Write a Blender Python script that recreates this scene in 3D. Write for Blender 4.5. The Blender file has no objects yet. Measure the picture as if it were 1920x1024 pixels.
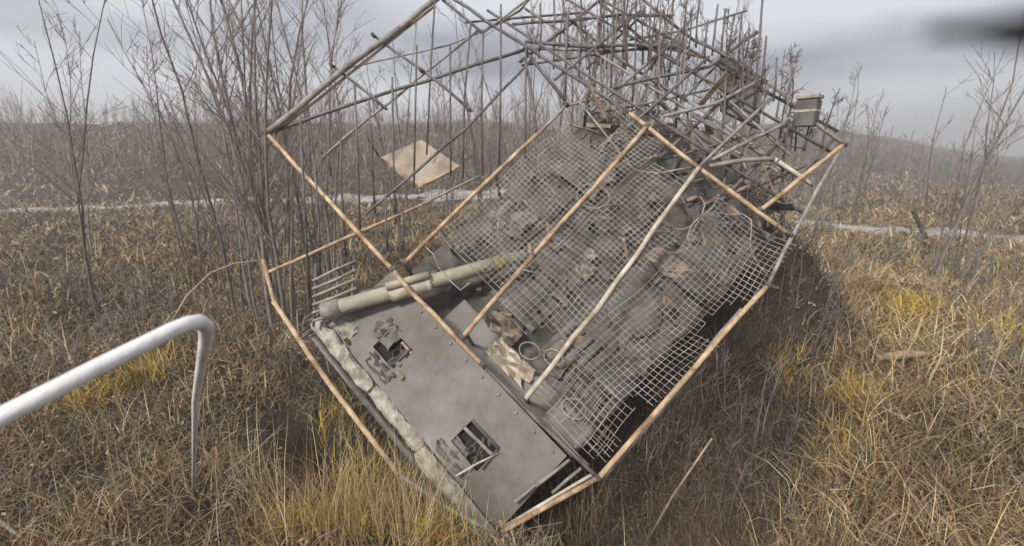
import bpy, math, random
import numpy as np
from mathutils import Vector

sc = bpy.context.scene
rng = np.random.default_rng(7)
random.seed(7)

# ------------------------------------------------------------------ camera, sky, sun, exposure
FPX, CAM_H = 850.0, 2.9
PITCH = math.atan((512 - 290) / FPX)
cam_d = bpy.data.cameras.new('camera'); cam = bpy.data.objects.new('camera', cam_d)
sc.collection.objects.link(cam); sc.camera = cam
cam.location = (0, 0, CAM_H)
cam.rotation_euler = (math.pi / 2 - PITCH, 0, 0)
cam_d.sensor_width = 36; cam_d.lens = 36 * FPX / 1920
cam_d.clip_start = 0.02; cam_d.clip_end = 3000
cam_d.dof.use_dof = True; cam_d.dof.focus_distance = 2.8; cam_d.dof.aperture_fstop = 2.2

SUN_EL, SUN_AZ = math.radians(42), math.radians(215)      # azimuth clockwise from +Y: behind and left of the camera
world = bpy.data.worlds.new('World'); sc.world = world; world.use_nodes = True
nt = world.node_tree; nt.nodes.clear()
N_ = nt.nodes.new; L_ = nt.links.new
out = N_('ShaderNodeOutputWorld'); bg = N_('ShaderNodeBackground'); bg.inputs['Strength'].default_value = 0.1
sky = N_('ShaderNodeTexSky'); sky.sky_type = 'NISHITA'; sky.sun_disc = False
sky.sun_elevation = SUN_EL; sky.sun_rotation = SUN_AZ
tc = N_('ShaderNodeTexCoord'); mp = N_('ShaderNodeMapping'); mp.inputs['Scale'].default_value = (1.3, 1.3, 5.5)
mp.inputs['Location'].default_value = (4.98, 8.22, .6)
nz = N_('ShaderNodeTexNoise'); nz.inputs['Scale'].default_value = 1.1; nz.inputs['Detail'].default_value = 5; nz.inputs['Roughness'].default_value = .45
cr = N_('ShaderNodeValToRGB')
cr.color_ramp.elements[0].position = .30; cr.color_ramp.elements[0].color = (.72, .75, .90, 1)
cr.color_ramp.elements[1].position = .52; cr.color_ramp.elements[1].color = (2.85, 2.9, 3.06, 1)
mx = N_('ShaderNodeMix'); mx.data_type = 'RGBA'; mx.inputs['Factor'].default_value = .95
L_(tc.outputs['Generated'], mp.inputs['Vector']); L_(mp.outputs[0], nz.inputs['Vector']); L_(nz.outputs['Fac'], cr.inputs[0])
L_(sky.outputs[0], mx.inputs['A']); L_(cr.outputs[0], mx.inputs['B']); L_(mx.outputs['Result'], bg.inputs['Color']); L_(bg.outputs[0], out.inputs[0])

sun_d = bpy.data.lights.new('sun', 'SUN'); sun_d.energy = 1.5; sun_d.angle = math.radians(10); sun_d.color = (1, .93, .82)
sun = bpy.data.objects.new('sun', sun_d); sc.collection.objects.link(sun)
sun.rotation_euler = (math.pi / 2 - SUN_EL, 0, math.pi - SUN_AZ)
sc.view_settings.view_transform = 'Standard'; sc.view_settings.look = 'None'
sc.view_settings.exposure = 1.55; sc.view_settings.gamma = 1.0

# ------------------------------------------------------------------ pixel geometry (only directions; depth comes from planes and ground)
CR = np.array([1, 0, 0.]); CF = np.array([0, math.cos(PITCH), -math.sin(PITCH)]); CU = np.array([0, math.sin(PITCH), math.cos(PITCH)])
C0 = np.array([0, 0, CAM_H])
def ray(x, y): return (x - 960) / FPX * CR - (y - 512) / FPX * CU + CF
def at_depth(x, y, d): return C0 + ray(x, y) * d
# the wreck's own frame: U across it, V along it, NN out of its roof, origin at the left corner of the roof cage
U = np.array([0.69432855, -0.48493317, -0.53174023]); V = np.array([0.71568305, 0.38772773, 0.58091737]); NN = np.array([-0.07553567, -0.78390499, 0.61626888])
P0 = np.array([-3.14707396, 6.07946532, 3.16477693])
def W(u, v, o=0.): return P0 + u * U + v * V + o * NN
def pl(x, y, o=0.):                       # pixel direction met with the plane of the cage (offset o along its normal)
    q = ray(x, y); t = ((P0 + o * NN - C0) @ NN) / (q @ NN)
    return C0 + q * t

# ------------------------------------------------------------------ terrain
def ss(a, b, x):
    t = np.clip((x - a) / (b - a), 0, 1); return t * t * (3 - 2 * t)
def vnoise(x, y, s):
    x = x * s; y = y * s
    return (np.sin(x * 1.7 + 1.3 * np.sin(y * 1.1 + .5)) * np.cos(y * 1.9 + .9 * np.sin(x * .8 + 2.)) + .5 * np.sin(x * 3.9 + y * 2.3 + 1) * np.cos(y * 4.1 - x * 1.4)) / 1.5
RU0, RU1, RV0, RV1 = 2.45, 5.45, -.95, 4.2
def base_h(x, y):
    r = np.hypot(x, y)
    h = .16 * vnoise(x, y, .55) + .07 * vnoise(x + 9, y - 4, 1.7) + .03 * vnoise(x, y, 4.3)
    h = h * (.5 + .5 * ss(2, 5, r))
    az = x / np.maximum(y, .5)
    yy = np.maximum(y, 0)
    left = 6.0 * ss(26, 50, yy) + .35 * vnoise(x, y, .13) * ss(24, 40, yy)
    right = (9.2 - 8.0 * ss(.55, 1.18, az)) * ss(24, 112, yy) + .6 * vnoise(x, y, .07) * ss(30, 70, yy)
    k = ss(-.1, .5, az)
    h = h + left * (1 - k) + right * k
    # low swell of ground on the near right and a hump on the left
    h = h + .55 * np.exp(-(((x - 6.5) / 3.2) ** 2 + ((y - 6.5) / 3.5) ** 2)) + .5 * np.exp(-(((x + 9) / 4.) ** 2 + ((y - 14) / 4) ** 2))
    h = h - .5 * np.exp(-(((x + 1.5) / 1.0) ** 2 + ((y - 4.1) / .8) ** 2)) - .75 * np.exp(-(((x - 2.2) / .9) ** 2 + ((y - 3.7) / 1.0) ** 2)) - .6 * np.exp(-(((x - 1.3) / .7) ** 2 + ((y - 3.1) / .6) ** 2)) - .5 * np.exp(-(((x - 3.1) / .7) ** 2 + ((y - 4.9) / .8) ** 2))
    return h
def terrain(x, y):
    x = np.asarray(x, float); y = np.asarray(y, float)
    b = base_h(x, y)
    q0 = W(0, 0, -1.58)
    z = q0[2] - (NN[0] * (x - q0[0]) + NN[1] * (y - q0[1])) / NN[2]
    dx, dy, dz = x - q0[0], y - q0[1], z - q0[2]
    u = dx * U[0] + dy * U[1] + dz * U[2]; v = dx * V[0] + dy * V[1] + dz * V[2]
    du = np.maximum(np.maximum(RU0 - u, u - RU1), 0); dv = np.maximum(np.maximum(RV0 - v, v - RV1), 0)
    d = np.hypot(du, dv)
    w = ss(0.05, 1, (d + .15 * vnoise(x, y, 2.1)) / np.where(z < b, 2.5, 1.4))
    z = z + .05 * vnoise(x, y, 3)
    return z * (1 - w) + b * w
def in_wreck(x, y, pad=0.):
    q0 = W(0, 0, -1.58)
    z = q0[2] - (NN[0] * (x - q0[0]) + NN[1] * (y - q0[1])) / NN[2]
    dx, dy, dz = x - q0[0], y - q0[1], z - q0[2]
    u = dx * U[0] + dy * U[1] + dz * U[2]; v = dx * V[0] + dy * V[1] + dz * V[2]
    return (u > RU0 - pad) & (u < RU1 + pad) & (v > RV0 - pad) & (v < RV1 + pad)
def ground_pt(x, y, lim=160., fn=None):
    fn = fn or terrain
    q = ray(x, y); t = np.linspace(1.2, lim, 6000)
    pts = C0 + q * t[:, None]
    g = fn(pts[:, 0], pts[:, 1])
    i = np.argmax(pts[:, 2] < g)
    if not (pts[:, 2] < g).any(): i = len(t) - 1
    p = pts[i].copy(); p[2] = g[i]; return p
def tz(x, y): return float(terrain(np.array([x]), np.array([y]))[0])

# ------------------------------------------------------------------ materials
def mat(name, col, rough=.8, metal=0., var=.35, scale=6., bump=.25, col2=None, spec=.3, attr=None, obj_rand=0.):
    m = bpy.data.materials.new(name); m.use_nodes = True
    t = m.node_tree; b = t.nodes['Principled BSDF']
    b.inputs['Roughness'].default_value = rough; b.inputs['Metallic'].default_value = metal
    b.inputs['Specular IOR Level'].default_value = spec
    if attr:
        a = t.nodes.new('ShaderNodeAttribute'); a.attribute_name = attr
        t.links.new(a.outputs['Color'], b.inputs['Base Color']); return m
    tcn = t.nodes.new('ShaderNodeTexCoord')
    n = t.nodes.new('ShaderNodeTexNoise'); n.inputs['Scale'].default_value = scale; n.inputs['Detail'].default_value = 7; n.inputs['Roughness'].default_value = .65
    t.links.new(tcn.outputs['Object'], n.inputs['Vector'])
    r = t.nodes.new('ShaderNodeValToRGB'); r.color_ramp.elements[0].position = .33; r.color_ramp.elements[1].position = .67
    c2 = col2 if col2 else tuple(c * (1 - var) for c in col)
    r.color_ramp.elements[0].color = (*c2, 1); r.color_ramp.elements[1].color = (*col, 1)
    t.links.new(n.outputs['Fac'], r.inputs[0])
    t.links.new(r.outputs[0], b.inputs['Base Color'])
    if bump:
        n2 = t.nodes.new('ShaderNodeTexNoise'); n2.inputs['Scale'].default_value = scale * 4; n2.inputs['Detail'].default_value = 5
        t.links.new(tcn.outputs['Object'], n2.inputs['Vector'])
        bp = t.nodes.new('ShaderNodeBump'); bp.inputs['Strength'].default_value = bump; bp.inputs['Distance'].default_value = .02
        t.links.new(n2.outputs['Fac'], bp.inputs['Height']); t.links.new(bp.outputs[0], b.inputs['Normal'])
    return m
M = dict(
    soil=mat('soil', (.085, .064, .045), .95, 0, col2=(.033, .026, .02), scale=1.6, bump=.8, spec=.1),
    road=mat('pale_road', (.46, .445, .44), .8, 0, col2=(.17, .14, .115), scale=.7, bump=.4),
    grass=mat('dry_grass', None, .85, attr='Col', spec=.15),
    leaf=mat('dead_leaf', None, .9, attr='Col', spec=.15),
    bark=mat('bark', (.20, .17, .145), .9, 0, col2=(.09, .075, .065), scale=5, bump=.3, spec=.15),
    bark2=mat('grey_bark', (.30, .265, .24), .9, 0, col2=(.15, .13, .115), scale=5, bump=.3, spec=.15),
    twig=mat('twig', (.32, .275, .25), .9, 0, col2=(.19, .16, .15), scale=3, bump=0, spec=.1),
    weed=mat('dead_weed', (.34, .28, .22), .9, 0, col2=(.12, .09, .07), scale=1.2, bump=0, spec=.1),
    tan=mat('rusty_tan_bar', (.66, .50, .33), .7, 0, col2=(.20, .115, .06), scale=5.5, bump=.5),  # rust blotched; lit look of the lower cage bars put into the colour
    pale=mat('pale_bar', (.66, .61, .53), .65, 0, col2=(.30, .23, .16), scale=5, bump=.2),
    steel=mat('dark_steel_bar', (.20, .185, .185), .65, .15, col2=(.075, .065, .06), scale=6, bump=.2),  # backlit look of the upper cage bars put into the colour
    steel2=mat('grey_steel_bar', (.38, .36, .345), .65, .1, col2=(.15, .125, .105), scale=6, bump=.2),
    wire=mat('galvanised_wire', (.46, .45, .43), .6, .1, col2=(.17, .135, .105), scale=6, bump=0),
    plate=mat('grey_plate', (.222, .216, .212), .75, .05, col2=(.135, .118, .10), scale=2.4, bump=.6),
    plate_dk=mat('dark_plate', (.165, .15, .138), .9, .0, col2=(.04, .036, .033), scale=2.2, bump=.4),  # dark grey-brown with darker blotches, for the hull and loose plates
    rim=mat('chipped_pale_rim', (.46, .455, .39), .8, 0, col2=(.20, .155, .12), scale=9, bump=.6),
    rim2=mat('muddy_rim', (.34, .28, .23), .85, 0, col2=(.15, .115, .09), scale=7, bump=.5),
    barrel=mat('tan_barrel', (.42, .38, .29), .6, 0, col2=(.25, .225, .18), scale=3.5, bump=.15),
    ochre=mat('ochre_paint', (.45, .36, .07), .7, 0, col2=(.28, .23, .08), scale=7),
    ply=mat('plywood', (.42, .36, .29), .85, 0, col2=(.25, .205, .16), scale=3, bump=.1),
    black=mat('void_shade', (.02, .02, .02), .9, 0, scale=5, bump=0),  # black that stands for shade inside the openings and the gun muzzle
    red=mat('faded_red', (.34, .22, .19), .85, 0, col2=(.18, .11, .09), scale=6),
    cloth=mat('dirty_white_cloth', (.55, .52, .48), .9, 0, col2=(.28, .25, .22), scale=6),
    box=mat('stowage_grey', (.17, .165, .16), .7, .1, col2=(.09, .085, .08), scale=4),
    white=mat('white_whisker', (.82, .83, .85), .8, 0, col2=(.62, .61, .60), scale=9, bump=.2),
    wood=mat('weathered_wood', (.45, .33, .24), .9, 0, col2=(.20, .14, .10), scale=5, bump=.5),
    dkwood=mat('dark_post', (.10, .075, .06), .9, 0, col2=(.05, .04, .03), scale=5, bump=.5),
    prop=mat('black_plastic', (.03, .03, .035), .5, 0, scale=5, bump=0),
)

# ------------------------------------------------------------------ mesh helpers
class MB:
    def __init__(s): s.v = []; s.f = []
    def tube(s, pts, rad, n=6, cap=True):
        pts = [np.asarray(p, float) for p in pts]
        if not hasattr(rad, '__len__'): rad = [rad] * len(pts)
        b0 = len(s.v)
        ref = None
        for i, p in enumerate(pts):
            a = pts[min(i + 1, len(pts) - 1)] - pts[max(i - 1, 0)]
            L = math.sqrt(a @ a); a = a / (L if L > 1e-9 else 1)
            if ref is None:
                ref = np.array([0, 0, 1.]) if abs(a[2]) < .9 else np.array([1., 0, 0])
            e1 = np.cross(a, ref); e1 /= max(np.linalg.norm(e1), 1e-9); e2 = np.cross(e1, a); ref = e2
            for k in range(n):
                t = 2 * math.pi * k / n
                s.v.append(p + rad[i] * (math.cos(t) * e1 + math.sin(t) * e2))
        for i in range(len(pts) - 1):
            for k in range(n):
                a0 = b0 + i * n + k; a1 = b0 + i * n + (k + 1) % n
                s.f.append((a0, a1, a1 + n, a0 + n))
        if cap:
            s.f.append(tuple(b0 + k for k in range(n))[::-1]); s.f.append(tuple(b0 + (len(pts) - 1) * n + k for k in range(n)))
        return s
    def box(s, o, a, b, c, bev=0.):      # corner o and three edge vectors, optionally chamfered in its a-b faces
        o, a, b, c = (np.asarray(q, float) for q in (o, a, b, c))
        if bev:
            la, lb, lc = (np.linalg.norm(q) for q in (a, b, c)); ka, kb, kc = min(bev / la, .45), min(bev / lb, .45), min(bev / lc, .45)
            def ring(z, ia, ib): return [o + a * x + b * y + c * z for x, y in ((ia, 0 + ib), (1 - ia, ib), (1 - ia, 1 - ib), (ia, 1 - ib))]
            i0 = len(s.v)
            for z, k in ((0, 1), (kc, 0), (1 - kc, 0), (1, 1)):
                s.v += ring(z, ka * k, kb * k)
            for j in range(3):
                for k in range(4):
                    q = i0 + j * 4 + k; r = i0 + j * 4 + (k + 1) % 4
                    s.f.append((q, r, r + 4, q + 4))
            s.f.append((i0 + 3, i0 + 2, i0 + 1, i0)); s.f.append((i0 + 12, i0 + 13, i0 + 14, i0 + 15))
            return s
        i = len(s.v)
        for z in (0, 1):
            for x, y in ((0, 0), (1, 0), (1, 1), (0, 1)): s.v.append(o + a * x + b * y + c * z)
        s.f += [(i + 3, i + 2, i + 1, i), (i + 4, i + 5, i + 6, i + 7), (i, i + 1, i + 5, i + 4), (i + 1, i + 2, i + 6, i + 5), (i + 2, i + 3, i + 7, i + 6), (i + 3, i, i + 4, i + 7)]
        return s
    def build(s, name, m, parent=None, smooth=True):
        me = bpy.data.meshes.new(name)
        off = np.array(parent['_o']) if parent is not None and '_o' in parent else np.zeros(3)
        me.from_pydata([tuple(np.asarray(p) - off) for p in s.v], [], s.f)
        me.materials.append(M[m] if isinstance(m, str) else m)
        if smooth: me.shade_smooth() if False else me.polygons.foreach_set('use_smooth', [True] * len(me.polygons))
        o = bpy.data.objects.new(name, me); sc.collection.objects.link(o)
        if parent is not None: o.parent = parent; o['_o'] = list(off)
        return o
def tag(o, label, cat, group=None):
    o['label'] = label; o['category'] = cat
    if group: o['group'] = group
    return o
def empty(name, loc):
    o = bpy.data.objects.new(name, None); sc.collection.objects.link(o); o.location = tuple(loc); o.empty_display_size = .2
    o['_o'] = [float(q) for q in loc]; return o
def single(mb, name, m, label, cat, loc, group=None, smooth=True):   # a one-mesh thing with its origin at its base
    t = {'_o': loc}
    mb.v = [np.asarray(p) - np.asarray(loc) for p in mb.v]
    o = mb.build(name, m, None, smooth); o.location = tuple(loc)
    return tag(o, label, cat, group)
def fast_mesh(name, verts, faces_tri, m, cols=None):
    me = bpy.data.meshes.new(name)
    nv, nf = len(verts), len(faces_tri)
    me.vertices.add(nv); me.vertices.foreach_set('co', verts.astype(np.float32).ravel())
    me.loops.add(nf * 3); me.loops.foreach_set('vertex_index', faces_tri.astype(np.int32).ravel())
    me.polygons.add(nf); me.polygons.foreach_set('loop_start', np.arange(nf, dtype=np.int32) * 3)
    me.update(calc_edges=True)
    if cols is not None:
        a = me.color_attributes.new('Col', 'FLOAT_COLOR', 'POINT')
        c4 = np.ones((nv, 4), np.float32); c4[:, :3] = cols; a.data.foreach_set('color', c4.ravel())
    me.materials.append(M[m])
    o = bpy.data.objects.new(name, me); sc.collection.objects.link(o); return o

# ------------------------------------------------------------------ ground sheet (fine near the camera, coarse to the horizon)
def build_ground():
    def axis(fine0, fine1, step, far, growth):
        a = list(np.arange(fine0, fine1 + 1e-6, step)); s = step
        x = fine1
        hi = []
        while x < far: s *= growth; x += s; hi.append(x)
        lo = []; s = step; x = fine0
        while x > -far: s *= growth; x -= s; lo.append(x)
        return np.array(lo[::-1] + a + hi)
    xs = axis(-9, 9, .14, 420, 1.07); ys = axis(-2, 14, .14, 420, 1.07)
    X, Y = np.meshgrid(xs, ys); Z = terrain(X, Y)
    nx, ny = len(xs), len(ys)
    v = np.stack([X, Y, Z], -1).reshape(-1, 3)
    i = np.arange(nx * ny).reshape(ny, nx)
    a, b, c, d = i[:-1, :-1].ravel(), i[:-1, 1:].ravel(), i[1:, 1:].ravel(), i[1:, :-1].ravel()
    f = np.concatenate([np.stack([a, b, c], 1), np.stack([a, c, d], 1)])
    o = fast_mesh('ground', v, f, 'soil'); o['kind'] = 'structure'
    o.data.polygons.foreach_set('use_smooth', [True] * len(o.data.polygons))
build_ground()

def build_road():
    ctr = [ground_pt(*q, fn=base_h) for q in ((-500, 415), (0, 398), (330, 384), (700, 374), (1100, 372), (1560, 424), (1700, 436), (1860, 452), (2300, 500))]
    # a smooth centre line through those points
    pts = []
    for i in range(len(ctr) - 1):
        p0, p1, p2, p3 = ctr[max(i - 1, 0)], ctr[i], ctr[i + 1], ctr[min(i + 2, len(ctr) - 1)]
        for t in np.linspace(0, 1, 14, endpoint=False):
            pts.append(.5 * ((2 * p1) + (-p0 + p2) * t + (2 * p0 - 5 * p1 + 4 * p2 - p3) * t * t + (-p0 + 3 * p1 - 3 * p2 + p3) * t ** 3))
    pts = np.array(pts)
    v = []; f = []; K = 7
    for i, p in enumerate(pts):
        d = pts[min(i + 1, len(pts) - 1)] - pts[max(i - 1, 0)]; s = np.array([-d[1], d[0]]); s /= np.linalg.norm(s)
        wd = .95 + .85 * float(ss(3, 9, p[0])) + .12 * math.sin(i * .7) + .12 * math.sin(i * 1.9 + 1)
        for k in range(K):
            q = p[:2] + s * wd * (k / (K - 1) * 2 - 1)
            v.append((q[0], q[1], tz(*q) + .04))
    for i in range(len(pts) - 1):
        for k in range(K - 1):
            a = i * K + k; f.append((a, a + 1, a + K + 1)); f.append((a, a + K + 1, a + K))
    o = fast_mesh('dirt_road', np.array(v), np.array(f), 'road'); o['kind'] = 'structure'
    return pts
ROAD = build_road()

# ------------------------------------------------------------------ the wreck
base = W(4, 1.3, -1.58)
wreck = empty('wrecked_armoured_vehicle', base)
tag(wreck, 'grey armoured vehicle wreck tipped into a ditch beneath a cage of bars and mesh', 'wrecked vehicle')

def obox(u0, u1, v0, v1, o0, o1, mb=None, bev=0.):
    return (mb or MB()).box(W(u0, v0, o0), (u1 - u0) * U, (v1 - v0) * V, (o1 - o0) * NN, bev)
HR = -.62          # roof of the hull under the mesh
hull = obox(2.52, 5.36, -.05, 3.4, -1.5, HR, bev=.05).build('hull', 'plate_dk', wreck, False)
obox(2.75, 5.15, 3.37, 4.3, -1.45, -1.0, bev=.06).build('stern', 'plate_dk', hull, False)
# sloping nose below the plate
mb = MB()
mb.v = [W(2.55, -.08, -1.45), W(5.3, -.08, -1.45), W(5.3, -.92, -.62), W(2.55, -.92, -.62), W(2.55, -.08, -.37), W(5.3, -.08, -.37), W(5.3, -.92, -.37), W(2.55, -.92, -.37)]
mb.f = [(0, 1, 2, 3)[::-1], (4, 5, 6, 7)[::-1], (0, 1, 5, 4)[::-1], (1, 2, 6, 5)[::-1], (2, 3, 7, 6)[::-1], (3, 0, 4, 7)[::-1]]
mb.f = [f[::-1] for f in mb.f]
mb.build('nose', 'plate_dk', hull, False)
# big front plate with two hatch openings (cells left out), each with walls
H1 = (3.10, 3.42, -.74, -.46); H2 = (4.42, 4.80, -.76, -.48)
us = sorted([2.55, 5.30, H1[0], H1[1], H2[0], H2[1]]); vs = sorted([-.95, -.05, H1[2], H1[3], H2[2], H2[3]])
mb = MB()
def in_hole(u, v): return any(h[0] < u < h[1] and h[2] < v < h[3] for h in (H1, H2))
o0, o1 = -.36, -.30
for i in range(len(us) - 1):
    for j in range(len(vs) - 1):
        if in_hole((us[i] + us[i + 1]) / 2, (vs[j] + vs[j + 1]) / 2): continue
        k = len(mb.v)
        for o in (o1, o0):
            mb.v += [W(us[i], vs[j], o), W(us[i + 1], vs[j], o), W(us[i + 1], vs[j + 1], o), W(us[i], vs[j + 1], o)]
        mb.f += [(k, k + 1, k + 2, k + 3), (k + 7, k + 6, k + 5, k + 4)]
for (a, b, c, d) in (H1, H2, (2.55, 5.30, -.95, -.05)):
    k = len(mb.v)
    mb.v += [W(*q, o) for o in (o1, o0) for q in ((a, c), (b, c), (b, d), (a, d))]
    for e in range(4): mb.f.append((k + e, k + (e + 1) % 4, k + 4 + (e + 1) % 4, k + 4 + e))
plate = mb.build('front_plate', 'plate', wreck, False)
for h, mm in ((H1, 'black'), (H2, 'black')):       # thin black sheets under the openings, shade of their depth put into the colour
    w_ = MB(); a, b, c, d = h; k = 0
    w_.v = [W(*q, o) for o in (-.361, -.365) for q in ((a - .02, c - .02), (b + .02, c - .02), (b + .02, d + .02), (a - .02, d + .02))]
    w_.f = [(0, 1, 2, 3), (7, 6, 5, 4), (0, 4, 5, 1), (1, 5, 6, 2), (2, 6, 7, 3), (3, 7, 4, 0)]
    w_.build('hatch_shade', mm, plate, False)
# hatch frames, bent lids and a few torn bits in the openings
def bar(u0, v0, ofs0, u1, v1, ofs1, r, name, m, parent, n=6): return MB().tube([W(u0, v0, ofs0), W(u1, v1, ofs1)], r, n).build(name, m, parent)
bar(H2[0], H2[3], -.29, H2[1], H2[3] + .01, -.28, .014, 'hatch_frame', 'steel', plate); bar(H2[1], H2[3], -.29, H2[1] + .02, H2[2] + .05, -.27, .014, 'hatch_frame', 'steel', plate)
bar(H1[1], H1[3], -.29, H1[1] + .01, H1[2] + .1, -.28, .013, 'hatch_frame', 'steel', plate)
mb = MB(); mb.box(W(3.30, -.50, -.31), .17 * U - .02 * NN, .03 * V, .04 * NN, .005); mb.build('hinge', 'tan', plate, False)
mb = MB(); mb.box(W(4.40, -.60, -.34), .41 * U + .03 * V, .035 * V, .04 * NN, .005); mb.build('cross_brace', 'steel2', plate, False)
mb = MB(); mb.tube([W(4.83, -.5, -.29), W(4.76, -.7, -.24), W(4.7, -.92, -.22)], .010); mb.build('torn_rod', 'pale', plate)
# weld seams and bolts on the plate
for k in range(11):
    u = 2.68 + k * .25
    MB().tube([W(u, -.12, -.3), W(u, -.12, -.285)], .017, 6).build('bolt', 'steel2', plate)
# chipped pale rim along the outer edge: uneven broken lengths, dented and crumbling
def crumbly(u0, u1, v0, v1, o0, o1, name, m, seed, amp):
    r_ = np.random.default_rng(seed); n = max(4, int((u1 - u0) / .06)); mb = MB(); K = 8
    for i in range(n + 1):
        u = u0 + (u1 - u0) * i / n; end = .75 if i in (0, n) else 1.
        for k in range(K):
            t = 2 * math.pi * (k + .5) / K; cv = (v0 + v1) / 2 + (v1 - v0) / 2 * np.clip(1.5 * math.cos(t), -1, 1) * end; co = (o0 + o1) / 2 + (o1 - o0) / 2 * np.clip(1.5 * math.sin(t), -1, 1) * end
            d = r_.normal(0, amp, 3); mb.v.append(W(u + d[0] * .7, cv + d[1], co + d[2]))
    for i in range(n):
        for k in range(K):
            a = i * K + k; b = i * K + (k + 1) % K; mb.f.append((a, b, b + K, a + K))
    mb.f += [tuple(range(K))[::-1], tuple(n * K + k for k in range(K))]
    return mb.build(name, m, wreck, False)
uu = 2.42; k = 0
while uu < 5.2:
    ln = min([1.05, .8, 1.2][k % 3], 5.33 - uu)
    sh = .02 * math.sin(k * 2.4)
    crumbly(uu, uu + ln - .008, -1.10 + sh, -.955 + sh * .5, -.36, -.25 + .02 * math.cos(k * 3.1), 'edge_block', 'rim', 40 + k, .008)
    uu += ln; k += 1
for s_ in range(3):          # lumps of earth and broken paint thrown on the edge and the openings
    r_ = np.random.default_rng(800 + s_); u = r_.uniform(2.6, 5.25); v = r_.uniform(-.98, -.8) if s_ % 3 else r_.uniform(-.75, -.3)
    w_ = r_.uniform(.03, .09); crumbly(u, u + w_ * 2, v, v + w_, -.31, -.30 + w_ * .5, 'earth_lump', ['rim2', 'soil', 'wood', 'rim'][s_ % 4], 900 + s_, w_ * .16)
bar(2.4, -1.16, -.38, 5.36, -1.16, -.40, .035, 'lower_rail', 'steel2', wreck)
# second step of plate between the front plate and the mesh
obox(3.35, 5.34, -.02, .34, -.56, -.44, bev=.02).build('step_plate', 'plate', wreck, False)
obox(2.62, 3.30, .36, 3.35, HR - .02, HR + .05, bev=.02).build('deck_panel', 'plate_dk', hull, False)
obox(3.38, 4.20, 1.9, 3.33, HR - .02, HR + .07, bev=.02).build('deck_panel', 'plate_dk', hull, False)
obox(4.35, 5.25, 2.2, 3.30, HR - .02, HR + .05, bev=.02).build('deck_panel', 'plate_dk', hull, False)
# engine-deck louvres
for k in range(9):
    obox(3.45, 4.15, .62 + k * .13, .69 + k * .13, HR, HR + .05, bev=.008).build('louvre', 'box', hull, False)
for k in range(7):
    obox(4.35 + k * .125, 4.44 + k * .125, .5, 1.05, HR, HR + .06, bev=.01).build('louvre', 'steel', hull, False)
# round hatch
mb = MB(); c = W(4.8, 1.6, HR)
mb.tube([c, c + .08 * NN, c + .11 * NN], [.3, .3, .24], 18); mb.build('round_hatch', 'box', hull, False)
# debris lying on the deck
def coil(u, v, o, R, r, turns, name, m, tilt=.2, parent=wreck):
    pts = []
    for i in range(turns * 14 + 1):
        t = 2 * math.pi * i / 14; rr = R * (1 + .10 * math.sin(i * .9)); pts.append(W(u + rr * math.cos(t), v + rr * math.sin(t) * .8, o + .012 * i / 14 + tilt * R * math.sin(t)))
    return MB().tube(pts, r, 5).build(name, m, parent)
coil(4.33, .42, -.36, .11, .007, 4, 'wire_coil', 'steel2'); coil(4.55, .55, -.38, .10, .008, 3, 'wire_coil', 'wire')
coil(5.05, .32, -.38, .12, .009, 3, 'wire_coil', 'wire'); coil(3.5, 2.35, -.45, .2, .014, 2, 'wire_coil', 'steel2')
def crumple(u, v, o, su, sv, name, m, seed, amp=.06):
    r_ = np.random.default_rng(seed); n = 7; mb = MB()
    hgt = r_.normal(0, amp, (n, n)); jt = r_.normal(0, .08, (n, n, 2))
    for i in range(n):
        for j in range(n):
            mb.v.append(W(u + su * (i / (n - 1) - .5 + jt[i, j, 0] * .5), v + sv * (j / (n - 1) - .5 + jt[i, j, 1] * .5), o + abs(hgt[i, j]) * 1.3))
    for i in range(n - 1):
        for j in range(n - 1):
            a = i * n + j; mb.f.append((a, a + n, a + n + 1, a + 1))
    ob = mb.build(name, m, wreck, False)
    s = ob.modifiers.new('thick', 'SOLIDIFY'); s.thickness = .012
    return ob
crumple(3.95, .42, -.42, .40, .22, 'torn_sheet', 'rim2', 3); crumple(4.25, .2, -.42, .55, .22, 'torn_sheet', 'pale', 4)
crumple(4.72, 2.3, -.56, .5, .26, 'torn_sheet', 'rim2', 5, .05); crumple(4.1, 1.55, -.5, .16, .14, 'torn_sheet', 'cloth', 6, .04)
crumple(4.0, 1.75, -.5, .12, .1, 'torn_sheet', 'cloth', 16, .03)
crumple(2.95, 1.5, -.55, .5, .45, 'torn_sheet', 'plate', 7); crumple(5.1, 1.0, -.5, .45, .6, 'torn_sheet', 'box', 8)
crumple(3.15, 2.6, -.5, .7, .6, 'torn_sheet', 'plate', 9, .08); crumple(5.15, 2.4, -.5, .4, .5, 'torn_sheet', 'plate_dk', 10, .06)
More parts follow.
